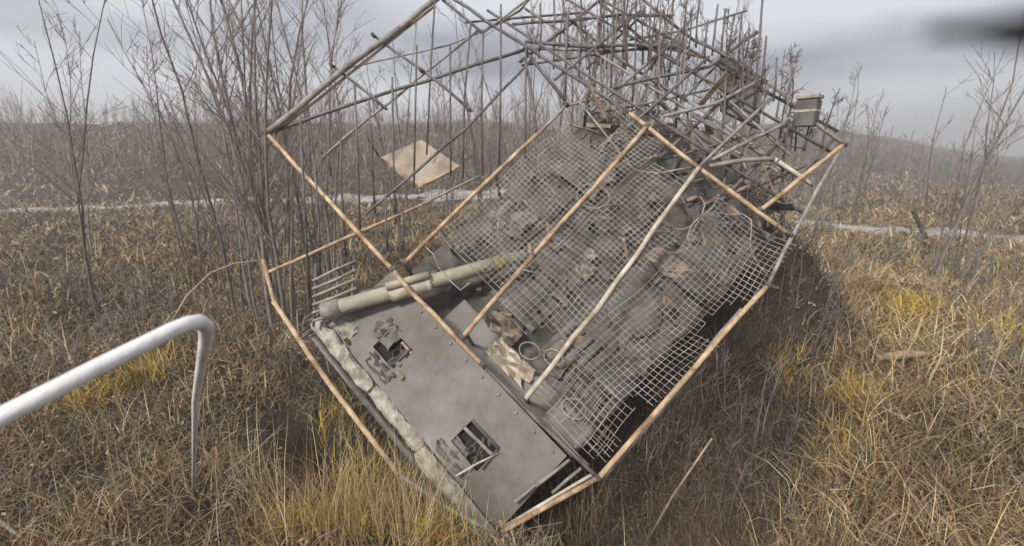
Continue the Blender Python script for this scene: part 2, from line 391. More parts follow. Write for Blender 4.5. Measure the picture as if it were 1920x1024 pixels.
# torn metal and mud in and round the two openings of the plate
crumple(3.10, -.52, -.33, .30, .24, 'torn_sheet', 'plate', 21, .035); crumple(3.34, -.82, -.32, .36, .14, 'torn_sheet', 'plate_dk', 22, .02)
crumple(3.40, -.60, -.37, .16, .30, 'torn_sheet', 'plate_dk', 23, .04); crumple(4.48, -.76, -.36, .30, .14, 'torn_sheet', 'plate', 24, .03)
crumple(4.55, -.86, -.315, .45, .12, 'torn_sheet', 'plate_dk', 25, .02); crumple(4.70, -.60, -.39, .22, .24, 'torn_sheet', 'plate_dk', 26, .03)
crumple(2.72, -.82, -.31, .26, .18, 'torn_sheet', 'rim', 28, .02)
for s_ in range(110):     # scattered scrap
    r_ = np.random.default_rng(100 + s_); u, v = r_.uniform(2.7, 5.2), r_.uniform(.4, 3.2)
    d1 = r_.normal(0, 1, 3); d1 /= np.linalg.norm(d1); d2 = np.cross(d1, r_.normal(0, 1, 3)); d2 /= np.linalg.norm(d2); d3 = np.cross(d1, d2)
    a, b, c = r_.uniform(.06, .3), r_.uniform(.03, .12), r_.uniform(.015, .05)
    MB().box(W(u, v, HR + .06), a * d1, b * d2, c * d3, .006).build('scrap_piece', ['plate', 'steel', 'rim2', 'wood', 'plate_dk', 'box', 'plate_dk'][s_ % 7], wreck, False)
# gun barrel with clamp, muzzle and ochre end band
bA, bB = pl(632, 577, -.12), pl(985, 479, -.30)
ax = (bB - bA); Lb = np.linalg.norm(ax); ax /= Lb
mb = MB(); mb.tube([bA, bA + ax * .02, bA + ax * Lb * .5, bB], [.072, .085, .083, .074], 18); gun = mb.build('gun_barrel', 'barrel', wreck)
MB().tube([bA - ax * .16, bA - ax * .14, bA + ax * .03], [.085, .098, .10], 16).build('muzzle', 'steel2', gun)
MB().tube([bA - ax * .165, bA - ax * .15], .06, 14).build('bore_shade', 'black', gun)  # black disc on the closed end, the hollow's shade as colour
MB().tube([bA + ax * Lb * .27, bA + ax * Lb * .275, bA + ax * Lb * .47, bA + ax * Lb * .475], [.088, .108, .108, .088], 16).build('sleeve', 'pale', gun)
MB().tube([bA + ax * Lb * .46, bA + ax * Lb * .485], .113, 16).build('clamp_band', 'pale', gun)
MB().tube([bA + ax * Lb * .83, bA + ax * Lb * .89], .084, 16).build('paint_band', 'ochre', gun)
MB().tube([bA + ax * Lb * .25 + .12 * NN + .05 * V, bA + ax * Lb * .47 + .12 * NN + .05 * V], .045, 10).build('recoil_rod', 'barrel', gun)
MB().box(bA + ax * .05 + V * .11 - NN * .1, ax * .9, V * .16, NN * .1, .02).build('cradle', 'plate_dk', wreck, False)

# bars of the cage: pixel end points lie in the cage's plane (offset given), so each bar gets its place from the plane
def cbar(pts, o, r, m, name='cage_bar', wob=.007, n=6):
    if not hasattr(o, '__len__'): o = [o] * len(pts)
    P = [pl(*q, oo) for q, oo in zip(pts, o)]
    out = []
    for a, b in zip(P[:-1], P[1:]):
        L = np.linalg.norm(b - a); k = max(2, int(L / .35))
        for i in range(k):
            out.append(a + (b - a) * i / k + (rng.normal(0, wob, 3) if i else 0))
    out.append(P[-1])
    return MB().tube(out, r, n).build(name, m, wreck)
R1 = .026
cbar([(500, 250), (735, 505), (905, 685)], 0, R1, 'tan'); cbar([(905, 685), (1122, 897)], 0, R1 * .75, 'steel')
cbar([(1122, 897), (1290, 705), (1440, 535)], 0, R1, 'tan'); cbar([(1440, 535), (1505, 408), (1583, 268)], 0, R1 * .8, 'steel2')
cbar([(503, 247), (640, 134), (830, -10)], .03, R1 * 1.7, 'steel2'); cbar([(515, 250), (645, 147), (812, 14)], -.06, R1 * .8, 'tan')
cbar([(815, -25), (985, 85), (1180, 212)], 0, R1 * .95, 'steel'); cbar([(1180, 212), (1310, 315), (1480, 440)], 0, R1, 'tan')
cbar([(760, 492), (880, 372), (1012, 248)], .01, R1 * .95, 'tan'); cbar([(1012, 248), (1062, 196)], .01, R1 * .8, 'steel2')
cbar([(868, 632), (1000, 478)], .02, R1, 'tan'); cbar([(1000, 478), (1115, 350), (1212, 238)], .02, R1, 'tan')
cbar([(985, 748), (1120, 580), (1225, 430), (1310, 315)], .03, R1, 'pale')
cbar([(493, 487), (515, 570)], .05, R1 * .8, 'tan'); cbar([(513, 566), (625, 730), (748, 890)], .05, R1, 'tan')
cbar([(748, 890), (850, 960), (935, 1004)], .03, R1 * .7, 'steel2')
cbar([(932, 1003), (1120, 897)], [-.2, 0], R1 * .9, 'tan'); cbar([(950, 985), (1110, 890)], [-.25, -.03], R1 * .6, 'pale')
for q in (((1005, 912), (1068, 862)), ((1035, 925), (1090, 878)), ((965, 942), (1030, 890))): cbar(q, -.22, .016, 'steel2')
cbar([(1148, 878), (1260, 735), (1390, 580)], -.12, R1 * .7, 'steel2'); cbar([(1130, 900), (1215, 800), (1330, 680)], -.3, R1 * .6, 'steel')
# pole running out to the left, and the small one from it
cbar([(500, 512), (640, 450), (790, 385)], [-.15, -.2, -.3], R1 * .85, 'tan'); cbar([(790, 385), (900, 330)], -.35, R1 * .7, 'steel2')
# open frame to the upper left (field shows through it)
cbar([(505, 248), (700, 182), (985, 93)], -.05, R1 * .95, 'steel'); cbar([(605, 296), (700, 215), (895, 58)], -.12, R1 * .75, 'steel2')
cbar([(685, 402), (870, 245), (1000, 108)], -.10, R1 * .7, 'steel'); cbar([(622, 122), (725, 205)], -.03, R1 * .75, 'steel')
cbar([(700, 66), (790, 130), (880, 205)], -.03, R1 * .75, 'steel'); cbar([(830, 0), (905, 62)], -.05, R1 * .8, 'steel')
cbar([(985, 95), (1060, 188)], -.06, R1 * .9, 'steel'); cbar([(985, 112), (1006, 246)], -.08, R1 * .8, 'steel')
cbar([(900, 60), (975, 20), (1010, -20)], -.1, R1 * .7, 'steel2'); cbar([(640, 130), (840, 85), (960, 35)], -.5, R1 * .5, 'steel2')
cbar([(1085, 190), (1190, 320), (1235, 325), (1310, 312)], -.05, .011, 'wire', wob=.004)
cbar([(1060, 200), (1130, 180), (1160, 165)], -.2, R1 * .8, 'steel2')
# upper right of the cage
for pts, o, r, m in [
    ([(960, 46), (1050, 40), (1160, 28), (1260, 30)], -.1, .8, 'steel'), ([(985, 78), (1100, 88), (1180, 84), (1290, 90)], -.1, .9, 'steel'),
    ([(1010, 92), (1130, 96), (1260, 92), (1330, 110)], -.25, .7, 'steel2'), ([(1150, 165), (1240, 143), (1330, 125), (1420, 60)], -.1, .9, 'steel'),
    ([(1180, 75), (1290, 55), (1400, 20)], -.3, .7, 'steel2'), ([(1245, 218), (1340, 195), (1425, 150)], -.05, .95, 'steel2'),
    ([(1335, 300), (1410, 262), (1480, 226)], -.03, .9, 'steel2'), ([(1330, 312), (1400, 300), (1452, 298)], -.03, 1.1, 'steel2'),
    ([(1452, 298), (1520, 345)], -.03, 1.0, 'pale'), ([(1300, 75), (1370, 110), (1440, 155)], -.05, .9, 'steel'),
    ([(1440, 155), (1510, 215), (1585, 272)], -.05, .9, 'steel2'), ([(1425, 395), (1500, 335), (1583, 270)], 0, .95, 'tan'),
    ([(1240, 190), (1300, 250), (1345, 300)], -.15, .7, 'steel'), ([(1060, 30), (1160, 110), (1290, 190)], -.2, .8, 'steel'),
    ([(1290, 190), (1400, 265), (1500, 335)], -.2, .7, 'steel2'), ([(1300, 130), (1380, 200), (1480, 290)], -.1, .7, 'steel2'),
    ([(1120, 0), (1200, 70), (1300, 135)], -.15, .8, 'steel'), ([(1170, -30), (1300, 75)], -.1, .8, 'steel'),
    ([(1200, 150), (1290, 40)], -.2, .6, 'steel2'), ([(1255, 215), (1370, 95)], -.2, .6, 'steel'), ([(1340, 300), (1440, 160)], -.25, .6, 'steel2'),
    ([(1100, 130), (1210, 20)], -.25, .6, 'steel'), ([(1380, 330), (1400, 260), (1440, 170)], -.2, .5, 'steel'), ([(1300, 235), (1390, 290), (1420, 390)], -.2, .6, 'steel2'),
]: cbar(pts, o, R1 * r, m, wob=.006)
# straight lattice of the rear half of the cage, in the wreck's own grid
def lat(u0, v0, u1, v1, o, r, m): MB().tube([W(u0, v0, o), W((u0 + u1) / 2, (v0 + v1) / 2, o) + rng.normal(0, .008, 3), W(u1, v1, o + .02)], r, 6).build('cage_bar', m, wreck)
for i, u in enumerate((.75, 1.45, 2.1, 2.74, 3.3, 3.82, 4.25, 4.68, 5.1)): lat(u, 3.12, u + .02, 4.85 - .04 * i, -.04 - .1 * (i % 2), .019 + .004 * (i % 2), 'steel' if i % 3 else 'steel2')
for i, v in enumerate((3.5, 3.95, 4.4, 4.8)): lat(.4 + .3 * (i % 2), v, 5.5 - (v - 3.1) * .24, v + .03, -.10 - .08 * (i % 2), .020, 'steel2' if i == 1 else 'steel')
for i, (a, b, c, d) in enumerate([(1.45, 3.15, 2.74, 4.8), (2.74, 3.15, 1.45, 4.8), (2.74, 3.15, 3.82, 4.8), (3.82, 3.15, 2.74, 4.4), (3.82, 3.15, 4.68, 4.75), (4.68, 3.15, 3.82, 4.8), (4.68, 3.15, 5.2, 4.5), (5.5, 3.15, 4.68, 4.4), (.2, 3.2, 1.45, 4.5)]): lat(a, b, c, d, -.22, .016, 'steel')
# thin upright rods wired to the frame
def upright(x, ytop, ybot, o, r=.013, m='steel', x2=None):
    p = pl(x, ybot, o); d = (p - C0) @ CF
    q = at_depth(x2 if x2 else x, ytop, d); q = np.array([q[0], q[1] * .5 + p[1] * .5, q[2]])
    MB().tube([p, (p + q) / 2 + rng.normal(0, .012, 3), q], r, 5).build('upright_rod', m, wreck)
for x, a, b, o, x2 in [(580, 225, 560, -.25, 582), (600, 300, 520, -.4, 601), (648, 215, 480, -.4, 650), (675, 160, 430, -.5, 676), (742, 150, 420, -.4, 744), (755, 380, 470, -.3, 756), (845, 90, 330, -.5, 848), (905, 70, 330, -.5, 908), (703, 190, 400, -.5, 700), (726, 365, 470, -.3, 727), (776, 92, 352, -.3, 788), (800, 0, 290, -.55, 822), (868, 50, 335, -.5, 886), (936, 20, 312, -.5, 940),
                      (985, 90, 300, -.6, 985), (1060, 20, 200, -.5, 1064), (1085, 5, 150, -.4, 1087), (1145, 0, 180, -.4, 1146), (1185, 10, 210, -.5, 1186), (1232, 30, 225, -.4, 1231), (1305, -5, 90, -.1, 1308),
                      (1335, 12, 105, -.1, 1341), (1365, 33, 100, -.1, 1372), (1397, 55, 110, -.1, 1402), (1413, 2, 230, -.15, 1415), (1268, 60, 240, -.4, 1266), (620, 240, 330, -.5, 620), (1350, 140, 300, -.4, 1352), (1105, 60, 200, -.5, 1100), (1215, 0, 120, -.3, 1217), (1255, 0, 150, -.3, 1256), (1290, 20, 110, -.15, 1293), (1322, 40, 120, -.15, 1324), (1352, 20, 110, -.1, 1355), (1385, 30, 120, -.1, 1386), (1428, 70, 160, -.1, 1431), (1130, -10, 120, -.3, 1131), (1168, 0, 130, -.3, 1168), (1280, 0, 100, -.2, 1284), (1450, 110, 190, -.1, 1451), (1010, 10, 110, -.3, 1012), (1038, 0, 130, -.3, 1037)]:
    upright(x, a, b, o, x2=x2)
# wire ties lashed round the bars where they cross
for q in ((760, 492), (868, 632), (985, 748), (1122, 897), (1212, 238), (1310, 315), (1062, 196), (985, 93), (500, 250), (1440, 535), (1583, 270), (1480, 440), (700, 66), (622, 122), (880, 205), (790, 132), (1000, 478), (905, 685), (735, 505), (1425, 395)):
    p = pl(*q, .01); ring = [p + .036 * (math.cos(t) * U + math.sin(t) * NN) + .018 * V * (t / 9 - 1) for t in np.linspace(0, 18.8, 26)]
    MB().tube(ring, .007, 4).build('wire_tie', 'steel', wreck)
# struts from the cage down to the hull
for u, v in ((2.7, .1), (3.82, .05), (4.68, .05), (5.3, .05), (5.33, 1.6), (5.33, 3.1), (2.6, 1.6), (2.6, 3.2), (4.0, 3.3)):
    MB().tube([W(u, v, 0), W(u, v, HR + .01)], .02, 6).build('cage_strut', 'steel', wreck)
# plywood board fixed in the open side of the cage
c = [pl(x, y, -.7) for x, y in ((712, 296), (790, 262), (862, 312), (785, 352))]
mb = MB(); mb.v = c + [p - .03 * NN for p in c]
mb.f = [(3, 2, 1, 0), (4, 5, 6, 7), (0, 1, 5, 4), (1, 2, 6, 5), (2, 3, 7, 6), (3, 0, 4, 7)]
mb.build('plywood_board', 'ply', wreck, False)
for a, b in ((c[0], c[3]), (c[3], c[2])): MB().tube([a, b], .022, 6).build('board_batten', 'tan', wreck)
for a, b in ((c[0], pl(690, 260, -.1)), (c[2], pl(900, 345, -.35))): MB().tube([a, b], .012, 5).build('board_tie', 'steel', wreck)
# slatted grille standing off the left end of the plate
for k in range(6):
    y = 505 + k * 15
    cbar([(586, y + 22), (668, y - 16 + k * 2)], -.1, .017, 'steel2', 'grille_slat', .004)
for x, y0, y1 in ((592, 495, 612), (634, 480, 590), (664, 478, 575)): cbar([(x, y0), (x - 4, y1)], -.13, .016, 'steel', 'grille_post', .003)
for k in range(4): cbar([(556 + k * 6, 640 - k * 14), (622, 600 - k * 15)], -.3, .014, 'steel', 'grille_slat', .004)
# rear stowage boxes and the grey sheet high up on the right
def pbox(corners, o, th, name, m):
    c = [pl(x, y, o) for x, y in corners]; mb = MB(); mb.v = c + [p - th * NN for p in c]
    mb.f = [(3, 2, 1, 0), (4, 5, 6, 7), (0, 1, 5, 4), (1, 2, 6, 5), (2, 3, 7, 6), (3, 0, 4, 7)]
    return mb.build(name, m, wreck, False)
pbox([(1352, 98), (1432, 152), (1424, 240), (1352, 205)], -.2, .04, 'sheet_panel', 'box')
def upbox(px, py, o, w, d, h, rot, name, m, lid=None):
    c = pl(px, py, o); e1 = np.array([math.cos(rot), math.sin(rot), 0]) * w; e2 = np.array([-math.sin(rot), math.cos(rot), 0]) * d; e3 = np.array([.06, .04, 1.]) * h
    b = MB().box(c - e1 / 2 - e2 / 2, e1, e2, e3, .012).build(name, m, wreck, False)
    if lid:
        q = c + e3 * 1.02 - e1 * .54 - e2 * .54
        MB().box(q, e1 * 1.08, e2 * 1.08, np.array([0, 0, .05]), .01).build('box_lid', lid, b, False)
        MB().box(c + e3 * .55 - e1 * .515 - e2 * .515, e1 * 1.03, e2 * 1.03, np.array([0, 0, .025])).build('box_band', 'pale', b, False)
upbox(1508, 238, -.1, .17, .22, .30, .7, 'stowage_box', 'box', 'rim')

# mesh panels between the bars: welded square mesh, sagging and torn
def mesh_panel(u0, u1, v0, v1, seed, cell=.056, tears=(), dip=.05, pull=1.):
    r_ = np.random.default_rng(seed); ph = r_.uniform(0, 6, 6)
    def off(u, v):
        a = (u - u0) / (u1 - u0); b = (v - v0) / (v1 - v0)
        sag = -dip * math.sin(math.pi * np.clip(a, 0, 1)) * (.6 + .4 * math.sin(3 * b + ph[0]))
        return sag + .03 * math.sin(5 * u + ph[1]) * math.sin(4 * v + ph[2])
    def warp(u, v): return (u + .02 * pull * math.sin(2.3 * v + ph[3]) + .008 * math.sin(9 * v), v + .025 * pull * math.sin(2.6 * u + ph[4]) + .008 * math.sin(8 * u))
    def hole(u, v): return any(((u - a) / ra) ** 2 + ((v - b) / rb) ** 2 < 1 + .25 * math.sin(9 * math.atan2(v - b, u - a)) for a, b, ra, rb in tears)
    mb = MB()
    def run(pts):
        seg = []
        for (u, v) in pts:
            if hole(u, v):
                if len(seg) > 1: mb.tube(seg, .0037, 4, False)
                seg = []; continue
            uu_, vv_ = warp(u, v); seg.append(W(uu_, vv_, off(u, v)))
        if len(seg) > 1: mb.tube(seg, .0037, 4, False)
    for u in np.arange(u0, u1, cell):
        e = v0 + r_.uniform(0, .12), v1 - r_.uniform(0, .15)
        run([(u, v) for v in np.arange(e[0], e[1], cell)])
    for v in np.arange(v0, v1, cell):
        run([(u, v) for u in np.arange(u0, u1 + .03, cell)])
    o = mb.build('mesh_panel', 'wire', wreck); o['kind'] = 'stuff'; return o
mesh_panel(2.72, 3.80, .6, 3.3, 1, tears=((3.0, 2.9, .25, .25),))
mesh_panel(3.84, 4.66, .45, 2.95, 2, tears=((4.45, .5, .22, .18), (4.5, 2.75, .25, .3)))
mesh_panel(4.70, 5.58, .10, 3.05, 3, tears=((5.5, 1.9, .12, .25), (5.5, .55, .12, .2)), dip=.2, pull=2.6)
mesh_panel(4.9, 5.5, .0, .7, 5, .07)
# loose wires
for s_ in range(16):
    r_ = np.random.default_rng(300 + s_); u, v = r_.uniform(2.8, 5.5), r_.uniform(.2, 4.2)
    pts = []; d = r_.normal(0, 1, 2); d /= np.linalg.norm(d)
    for k in range(9):
        pts.append(W(u, v, -.05 + .1 * math.sin(k * .9 + s_))); u += d[0] * .12; v += d[1] * .12; a = r_.normal(0, .5); d = np.array([d[0] * math.cos(a) - d[1] * math.sin(a), d[0] * math.sin(a) + d[1] * math.cos(a)])
    MB().tube(pts, .007, 4).build('loose_wire', 'wire' if s_ % 2 else 'steel', wreck)

# more torn gear behind the mesh
for s_ in range(60):
    r_ = np.random.default_rng(600 + s_); u, v = r_.uniform(2.9, 5.2), r_.uniform(3.0, 4.1)
    d1 = r_.normal(0, 1, 3); d1 /= np.linalg.norm(d1); d2 = np.cross(d1, r_.normal(0, 1, 3)); d2 /= np.linalg.norm(d2); d3 = np.cross(d1, d2)
    MB().box(W(u, v, r_.uniform(-.6, -.1)), r_.uniform(.15, .6) * d1, r_.uniform(.02, .10) * d2, r_.uniform(.01, .03) * d3, .004).build('scrap_piece', ['steel', 'steel2', 'box', 'plate', 'wood'][s_ % 5], wreck, False)
# ------------------------------------------------------------------ bare trees and shrubs
def grow(base, height, n_stems, spread, seed, r0, branch=9, sub=3, up=.75, lean=(0, 0), twigr=.35, minr=.004):
    r_ = np.random.default_rng(seed); T = MB(); K = MB()
    for s in range(n_stems):
        ang = r_.uniform(0, 6.28); rad = spread * math.sqrt(r_.uniform(0, 1)) * .35
        h = height * (1 if s == 0 else r_.uniform(.55, .98)); p = np.array([base[0] + rad * math.cos(ang), base[1] + rad * math.sin(ang), base[2] - .08])
        n = 9; d = np.array([lean[0] + spread * .14 * math.cos(ang) * r_.uniform(.2, 1), lean[1] + spread * .14 * math.sin(ang) * r_.uniform(.2, 1), 1.])
        pts = [p]; wob = r_.normal(0, .06, (n, 2))
        for i in range(n):
            st = d / np.linalg.norm(d) * h / n; p = p + st; d = d + np.array([wob[i, 0], wob[i, 1], 0]); pts.append(p)
        rs = r0 * (h / height) * (1 - np.linspace(0, 1, n + 1) ** 1.1 * .88)
        T.tube(pts, np.maximum(rs, minr), 5, False)
        for b in range(branch):
            t = r_.uniform(.22, .97); i = min(int(t * n), n - 1); q = pts[i] + (pts[i + 1] - pts[i]) * (t * n - i)
            a = r_.uniform(0, 6.28); L = h * r_.uniform(.12, .30) * (1.15 - t * .75)
            bd = np.array([math.cos(a) * (1 - up * .6), math.sin(a) * (1 - up * .6), up]); bd /= np.linalg.norm(bd)
            bp = [q]; c = q
            for k in range(4):
                c = c + bd * L / 4; bd = bd + r_.normal(0, .12, 3) + np.array([0, 0, .06]); bd /= np.linalg.norm(bd); bp.append(c)
            br = max(rs[i] * .5, minr)
            K.tube(bp, np.maximum(br * np.linspace(1, .3, 5), minr * .8), 3, False)
            for k in range(sub):
                j = r_.integers(1, 4); tt = bp[j]; a2 = r_.normal(0, 1, 3); sd = bd + a2 * .45; sd[2] = abs(sd[2]) + .25; sd /= np.linalg.norm(sd); l2 = L * r_.uniform(.25, .6)
                K.tube([tt, tt + sd * l2 * .5 + r_.normal(0, .015, 3), tt + sd * l2 + r_.normal(0, .03, 3)], [max(br * twigr, minr * .7), minr * .7, minr * .55], 3, False)
    return T, K
def tree(name, label, cat, px, dist, ytop, n_stems, spread, seed, r0, group=None, bark='bark', **kw):
    x = (px - 960) / FPX * dist * math.cos(PITCH); y = dist
    # dist is ground distance along Y; the height follows from the pixel row of the top
    z = tz(x, y); p = np.array([x, y, z])
    q = ray(px, ytop); t = y / q[1]; x = q[0] * t; p[0] = x; p[2] = z = tz(x, y)
    top = (C0 + q * t)[2]; h = max(top - z, .6) * (1.25 if dist < 11 else 1.08)
    e = empty(name, p); tag(e, label, cat, group)
    T, K = grow(p, h, n_stems, spread, seed, r0, minr=max(.004, dist * .0006), **kw)
    T.build('trunk', bark, e); K.build('crown', 'twig', e)
    return e
GA = 'bare saplings left of the wreck'
for i, (px, dist, yt, ns, sp, r0, lab) in enumerate([
    (405, 7.4, -190, 9, .9, .042, 'densest clump of tall bare saplings just left of the cage corner'),
    (345, 7.8, -60, 4, .7, .03, 'forked bare sapling on the left flank of the dense sapling clump'),
    (470, 7.9, -120, 9, 1.0, .035, 'bare sapling clump nearest the left cage corner, tops against the sky'),
    (285, 11.5, 20, 6, .9, .03, 'loose bare sapling with crooked side limb between far bank and dense clump'),
    (560, 10.5, -60, 8, 1.0, .035, 'bare sapling group whose fine tops fan out above the cage corner'),
    (20, 7.5, -60, 2, .3, .022, 'single tall bare sapling at the left border of the view'),
    (75, 12.0, 60, 3, .6, .026, 'sparse bare sapling with ascending limb near the left border'),
]): tree('bare_sapling', lab, 'sapling', px, dist, yt, ns, sp, 20 + i, r0, GA, bark='bark' if i % 2 else 'bark2', branch=16 if i != 5 else 9, sub=4)
GB = 'bare trees behind the cage'
for i, (px, dist, yt, ns, sp, lab) in enumerate([
    (1010, 12, -30, 5, 1.2, 'bare tree behind the top left corner of the mesh, stems crossing the cage'),
    (1110, 11, -120, 9, 1.8, 'bare multi-stem tree behind the middle of the cage top'),
    (1210, 12.5, -80, 9, 1.8, 'thick bare tree standing behind the tangled cage bars'),
    (1300, 11.5, -40, 9, 1.6, 'bare tree behind the grey sheet panel of the cage'),
    (1440, 14, 40, 5, 1.3, 'bare bush-like tree behind the pale stowage lid'),
    (740, 16, 60, 4, 1.0, 'thin bare tree seen through the open left frame of the cage'),
    (830, 18, 70, 4, 1.2, 'bare tree seen through the open frame behind the plywood board'),
    (905, 15, 40, 4, 1.0, 'bare tree seen through the open frame left of the mesh'),
]): tree('bare_tree', lab, 'tree', px, dist, yt, ns, sp, 50 + i, .045, GB, bark='bark' if i % 2 else 'bark2', branch=20 if 1 <= i < 5 else 14, sub=5)
GC = 'bare trees on the right'
for i, (px, dist, yt, ns, sp, r0, lab) in enumerate([
    (1600, 17, 160, 6, 1.6, .035, 'bushy bare tree just right of the cage corner, in front of the hill'),
    (1650, 20, 140, 4, 1.2, .035, 'bare tree with fanned top between the wreck and the open sky'),
    (1545, 15, 190, 4, 1., .03, 'low bare tree half hidden by the stowage boxes'),
    (1795, 14, 180, 1, .3, .03, 'short straight bare trunk left of the tall trees at the right border'),
    (1848, 10, 70, 3, .6, .035, 'tallest bare tree near the right border, leaning slightly left'),
    (1885, 11, 120, 3, .5, .03, 'slim bare tree at the right border behind the tallest one'),
    (1925, 9.5, 60, 3, .5, .03, 'bare tree cut by the right border of the view'),
]): tree('bare_tree', lab, 'tree', px, dist, yt, ns, sp, 80 + i, r0, GC, bark='bark' if i % 2 else 'bark2', branch=10)
# small trees on the far ridge at the right
places = ['leftmost', 'second from the left', 'third from the left', 'fourth from the left', 'fifth from the left', 'sixth from the left', 'seventh from the left', 'rightmost']
for i, px in enumerate((1668, 1690, 1708, 1722, 1742, 1768, 1800, 1862)):
    tree('ridge_tree', f'tiny bare tree on the far hill ridge, {places[i]} of eight', 'tree', px, 95 + (i * 13) % 20, 238 + (i * 37) % 24 + i * 3, 3, 2.2, 120 + i, .12, 'tiny trees on the ridge', branch=10)
# shrubs of thin grey stems
SH = [(60, 560, 430, 'grey twiggy shrub at the left border above the white pipe'), (180, 540, 440, 'grey twiggy shrub in the brown weeds left of the saplings'), (270, 610, 470, 'low brown shrub behind the bend of the white pipe'),
      (440, 640, 500, 'thin shrub at the foot of the dense sapling clump'), (545, 600, 440, 'wispy shrub between the sapling clump and the slatted grille'), (130, 700, 560, 'low weedy shrub under the white pipe'),
      (1480, 640, 430, 'dark shrub against the right edge of the cage'), (1530, 560, 400, 'tangled shrub right of the cage corner below the bushy tree'), (1600, 520, 440, 'low shrub by the near side of the pale road'),
      (1860, 560, 380, 'tall grey shrub at the right border below the bare trees'), (1800, 600, 450, 'grey shrub in the dry grass near the right border'), (1420, 800, 600, 'dark weedy shrub in the ditch right of the cage'),
      (1330, 900, 700, 'dark thin shrub low in the ditch by the lower cage rail'), (1700, 480, 400, 'small shrub beside the leaning post'), (1905, 700, 520, 'shrub at the right border in the yellow grass')]
for i, (px, yb, yt, lab) in enumerate(SH):
    g = ground_pt(px, yb); h = max(.35, (C0 + ray(px, yt) * (g[1] / ray(px, yt)[1]))[2] - g[2])
    e = empty('shrub', g); tag(e, lab, 'shrub', 'twiggy shrubs in the weeds')
    T, K = grow(g, h, 16, 1.5 * min(h, 1.2), 200 + i, .011, branch=5, sub=2, up=.6, minr=max(.0025, g[1] * .00042))
    T.build('stem', 'bark2' if i % 3 else 'bark', e); K.build('crown', 'twig', e)

# cut branches heaped on the rear of the cage as cover
for i, (u, v, L, n) in enumerate([(2.2, 4.0, 1.3, 7), (2.7, 4.4, 1.3, 8), (3.2, 4.3, 1.2, 9), (3.7, 4.6, 1.1, 9), (4.3, 4.7, .9, 8), (4.9, 4.5, .7, 7), (1.5, 3.7, .9, 5), (5.3, 3.4, .8, 7)]):
    T, K = grow(W(u, v, -.25), L, n, 1.1, 400 + i, .016, branch=9, sub=3, up=.45, minr=.005)
    T.v += K.v and [q for q in K.v] or []; nv0 = len(T.v) - len(K.v); T.f += [tuple(k + nv0 for k in f) for f in K.f]
    T.build('cover_branches', 'bark' if i % 2 else 'twig', wreck)
# far thicket on the left bank: nobody could count it
def thicket():
    vs_, fs_ = [], []; n = 0
    K = MB()
    for i in range(1300):
        az = rng.uniform(-1.25, .25); y = rng.uniform(34, 60); x = az * y
        z = tz(x, y); h = rng.uniform(1.5, 5.) * (.6 + .5 * (math.sin(az * 9) * .5 + .5)); lx, ly = rng.normal(0, .12, 2)
        p = np.array([x, y, z - .2]); t = p + np.array([lx * h, ly * h, h]); r = rng.uniform(.018, .05)
        K.tube([p, (p + t) / 2 + rng.normal(0, .1, 3), t], [r, r * .7, r * .3], 3, False)
        for b in range(3):
            q = p + (t - p) * rng.uniform(.3, .9); d = np.array([rng.normal(0, .5), rng.normal(0, .5), 1.]); K.tube([q, q + d * h * .22], [r * .5, r * .25], 3, False)
    o = K.build('thicket', 'twig', None); o['kind'] = 'stuff'; tag(o, 'hazy mass of bare brush along the far left bank', 'thicket')
thicket()
def scrub():
    K = MB()
    for i in range(1500):
        az = rng.uniform(-.2, 1.35); y = rng.uniform(26, 105); x = az * y
        z = tz(x, y); h = rng.uniform(.5, 1.9); r = .012 + y * .0006
        for b in range(3):
            p = np.array([x + rng.normal(0, .5), y + rng.normal(0, .5), z - .1]); d = np.array([rng.normal(0, .3), rng.normal(0, .3), 1.]); K.tube([p, p + d * h * rng.uniform(.5, 1)], [r, r * .4], 3, False)
    o = K.build('hill_scrub', 'twig', None); o['kind'] = 'stuff'; tag(o, 'sparse grey scrub covering the far hillside', 'scrub')
scrub()

# ------------------------------------------------------------------ grass, weeds, leaf litter (uncountable)
PAL = np.array([(.33, .25, .14), (.25, .17, .09), (.14, .098, .058), (.42, .34, .22), (.28, .20, .11), (.16, .145, .07), (.22, .185, .14), (.46, .39, .28), (.24, .135, .075)])
def blades(name, xy, hgt, wid, bend, colw, jit=.2, segs=3):
    n = len(xy); z = terrain(xy[:, 0], xy[:, 1]); b = np.c_[xy, z - .03]
    a = rng.uniform(0, 2 * np.pi, n); d = np.c_[np.cos(a), np.sin(a), np.zeros(n)]
    fa = rng.uniform(0, 2 * np.pi, n); side = np.c_[np.cos(fa), np.sin(fa), np.zeros(n)]
    cols = PAL[rng.choice(len(PAL), n, p=colw / colw.sum())] if colw.ndim == 1 else colw
    cols = np.clip(cols * patch_tint(xy) * rng.uniform(1 - jit * 2, 1 + jit * 1.4, (n, 1)), .01, .7)
    V_ = []; nv = 2 * segs + 1
    for k in range(segs + 1):
        t = k / segs; th = bend * t
        p = b + d * (hgt * np.sin(th) * t)[:, None] * 1.0 + np.c_[np.zeros((n, 2)), hgt * t * np.cos(th * .8)]
        w = (wid * (1 - t) ** .7 * .5)[:, None]
        if k < segs: V_ += [p - side * w, p + side * w]
        else: V_.append(p)
    v = np.stack(V_, 1).reshape(-1, 3); f = []
    o = np.arange(n)[:, None] * nv
    for k in range(segs):
        if k < segs - 1: f += [o + [2 * k, 2 * k + 1, 2 * k + 3], o + [2 * k, 2 * k + 3, 2 * k + 2]]
        else: f.append(o + [2 * k, 2 * k + 1, 2 * k + 2])
    return fast_mesh(name, v, np.stack(f, 1).reshape(-1, 3), 'grass', np.repeat(cols, nv, 0))
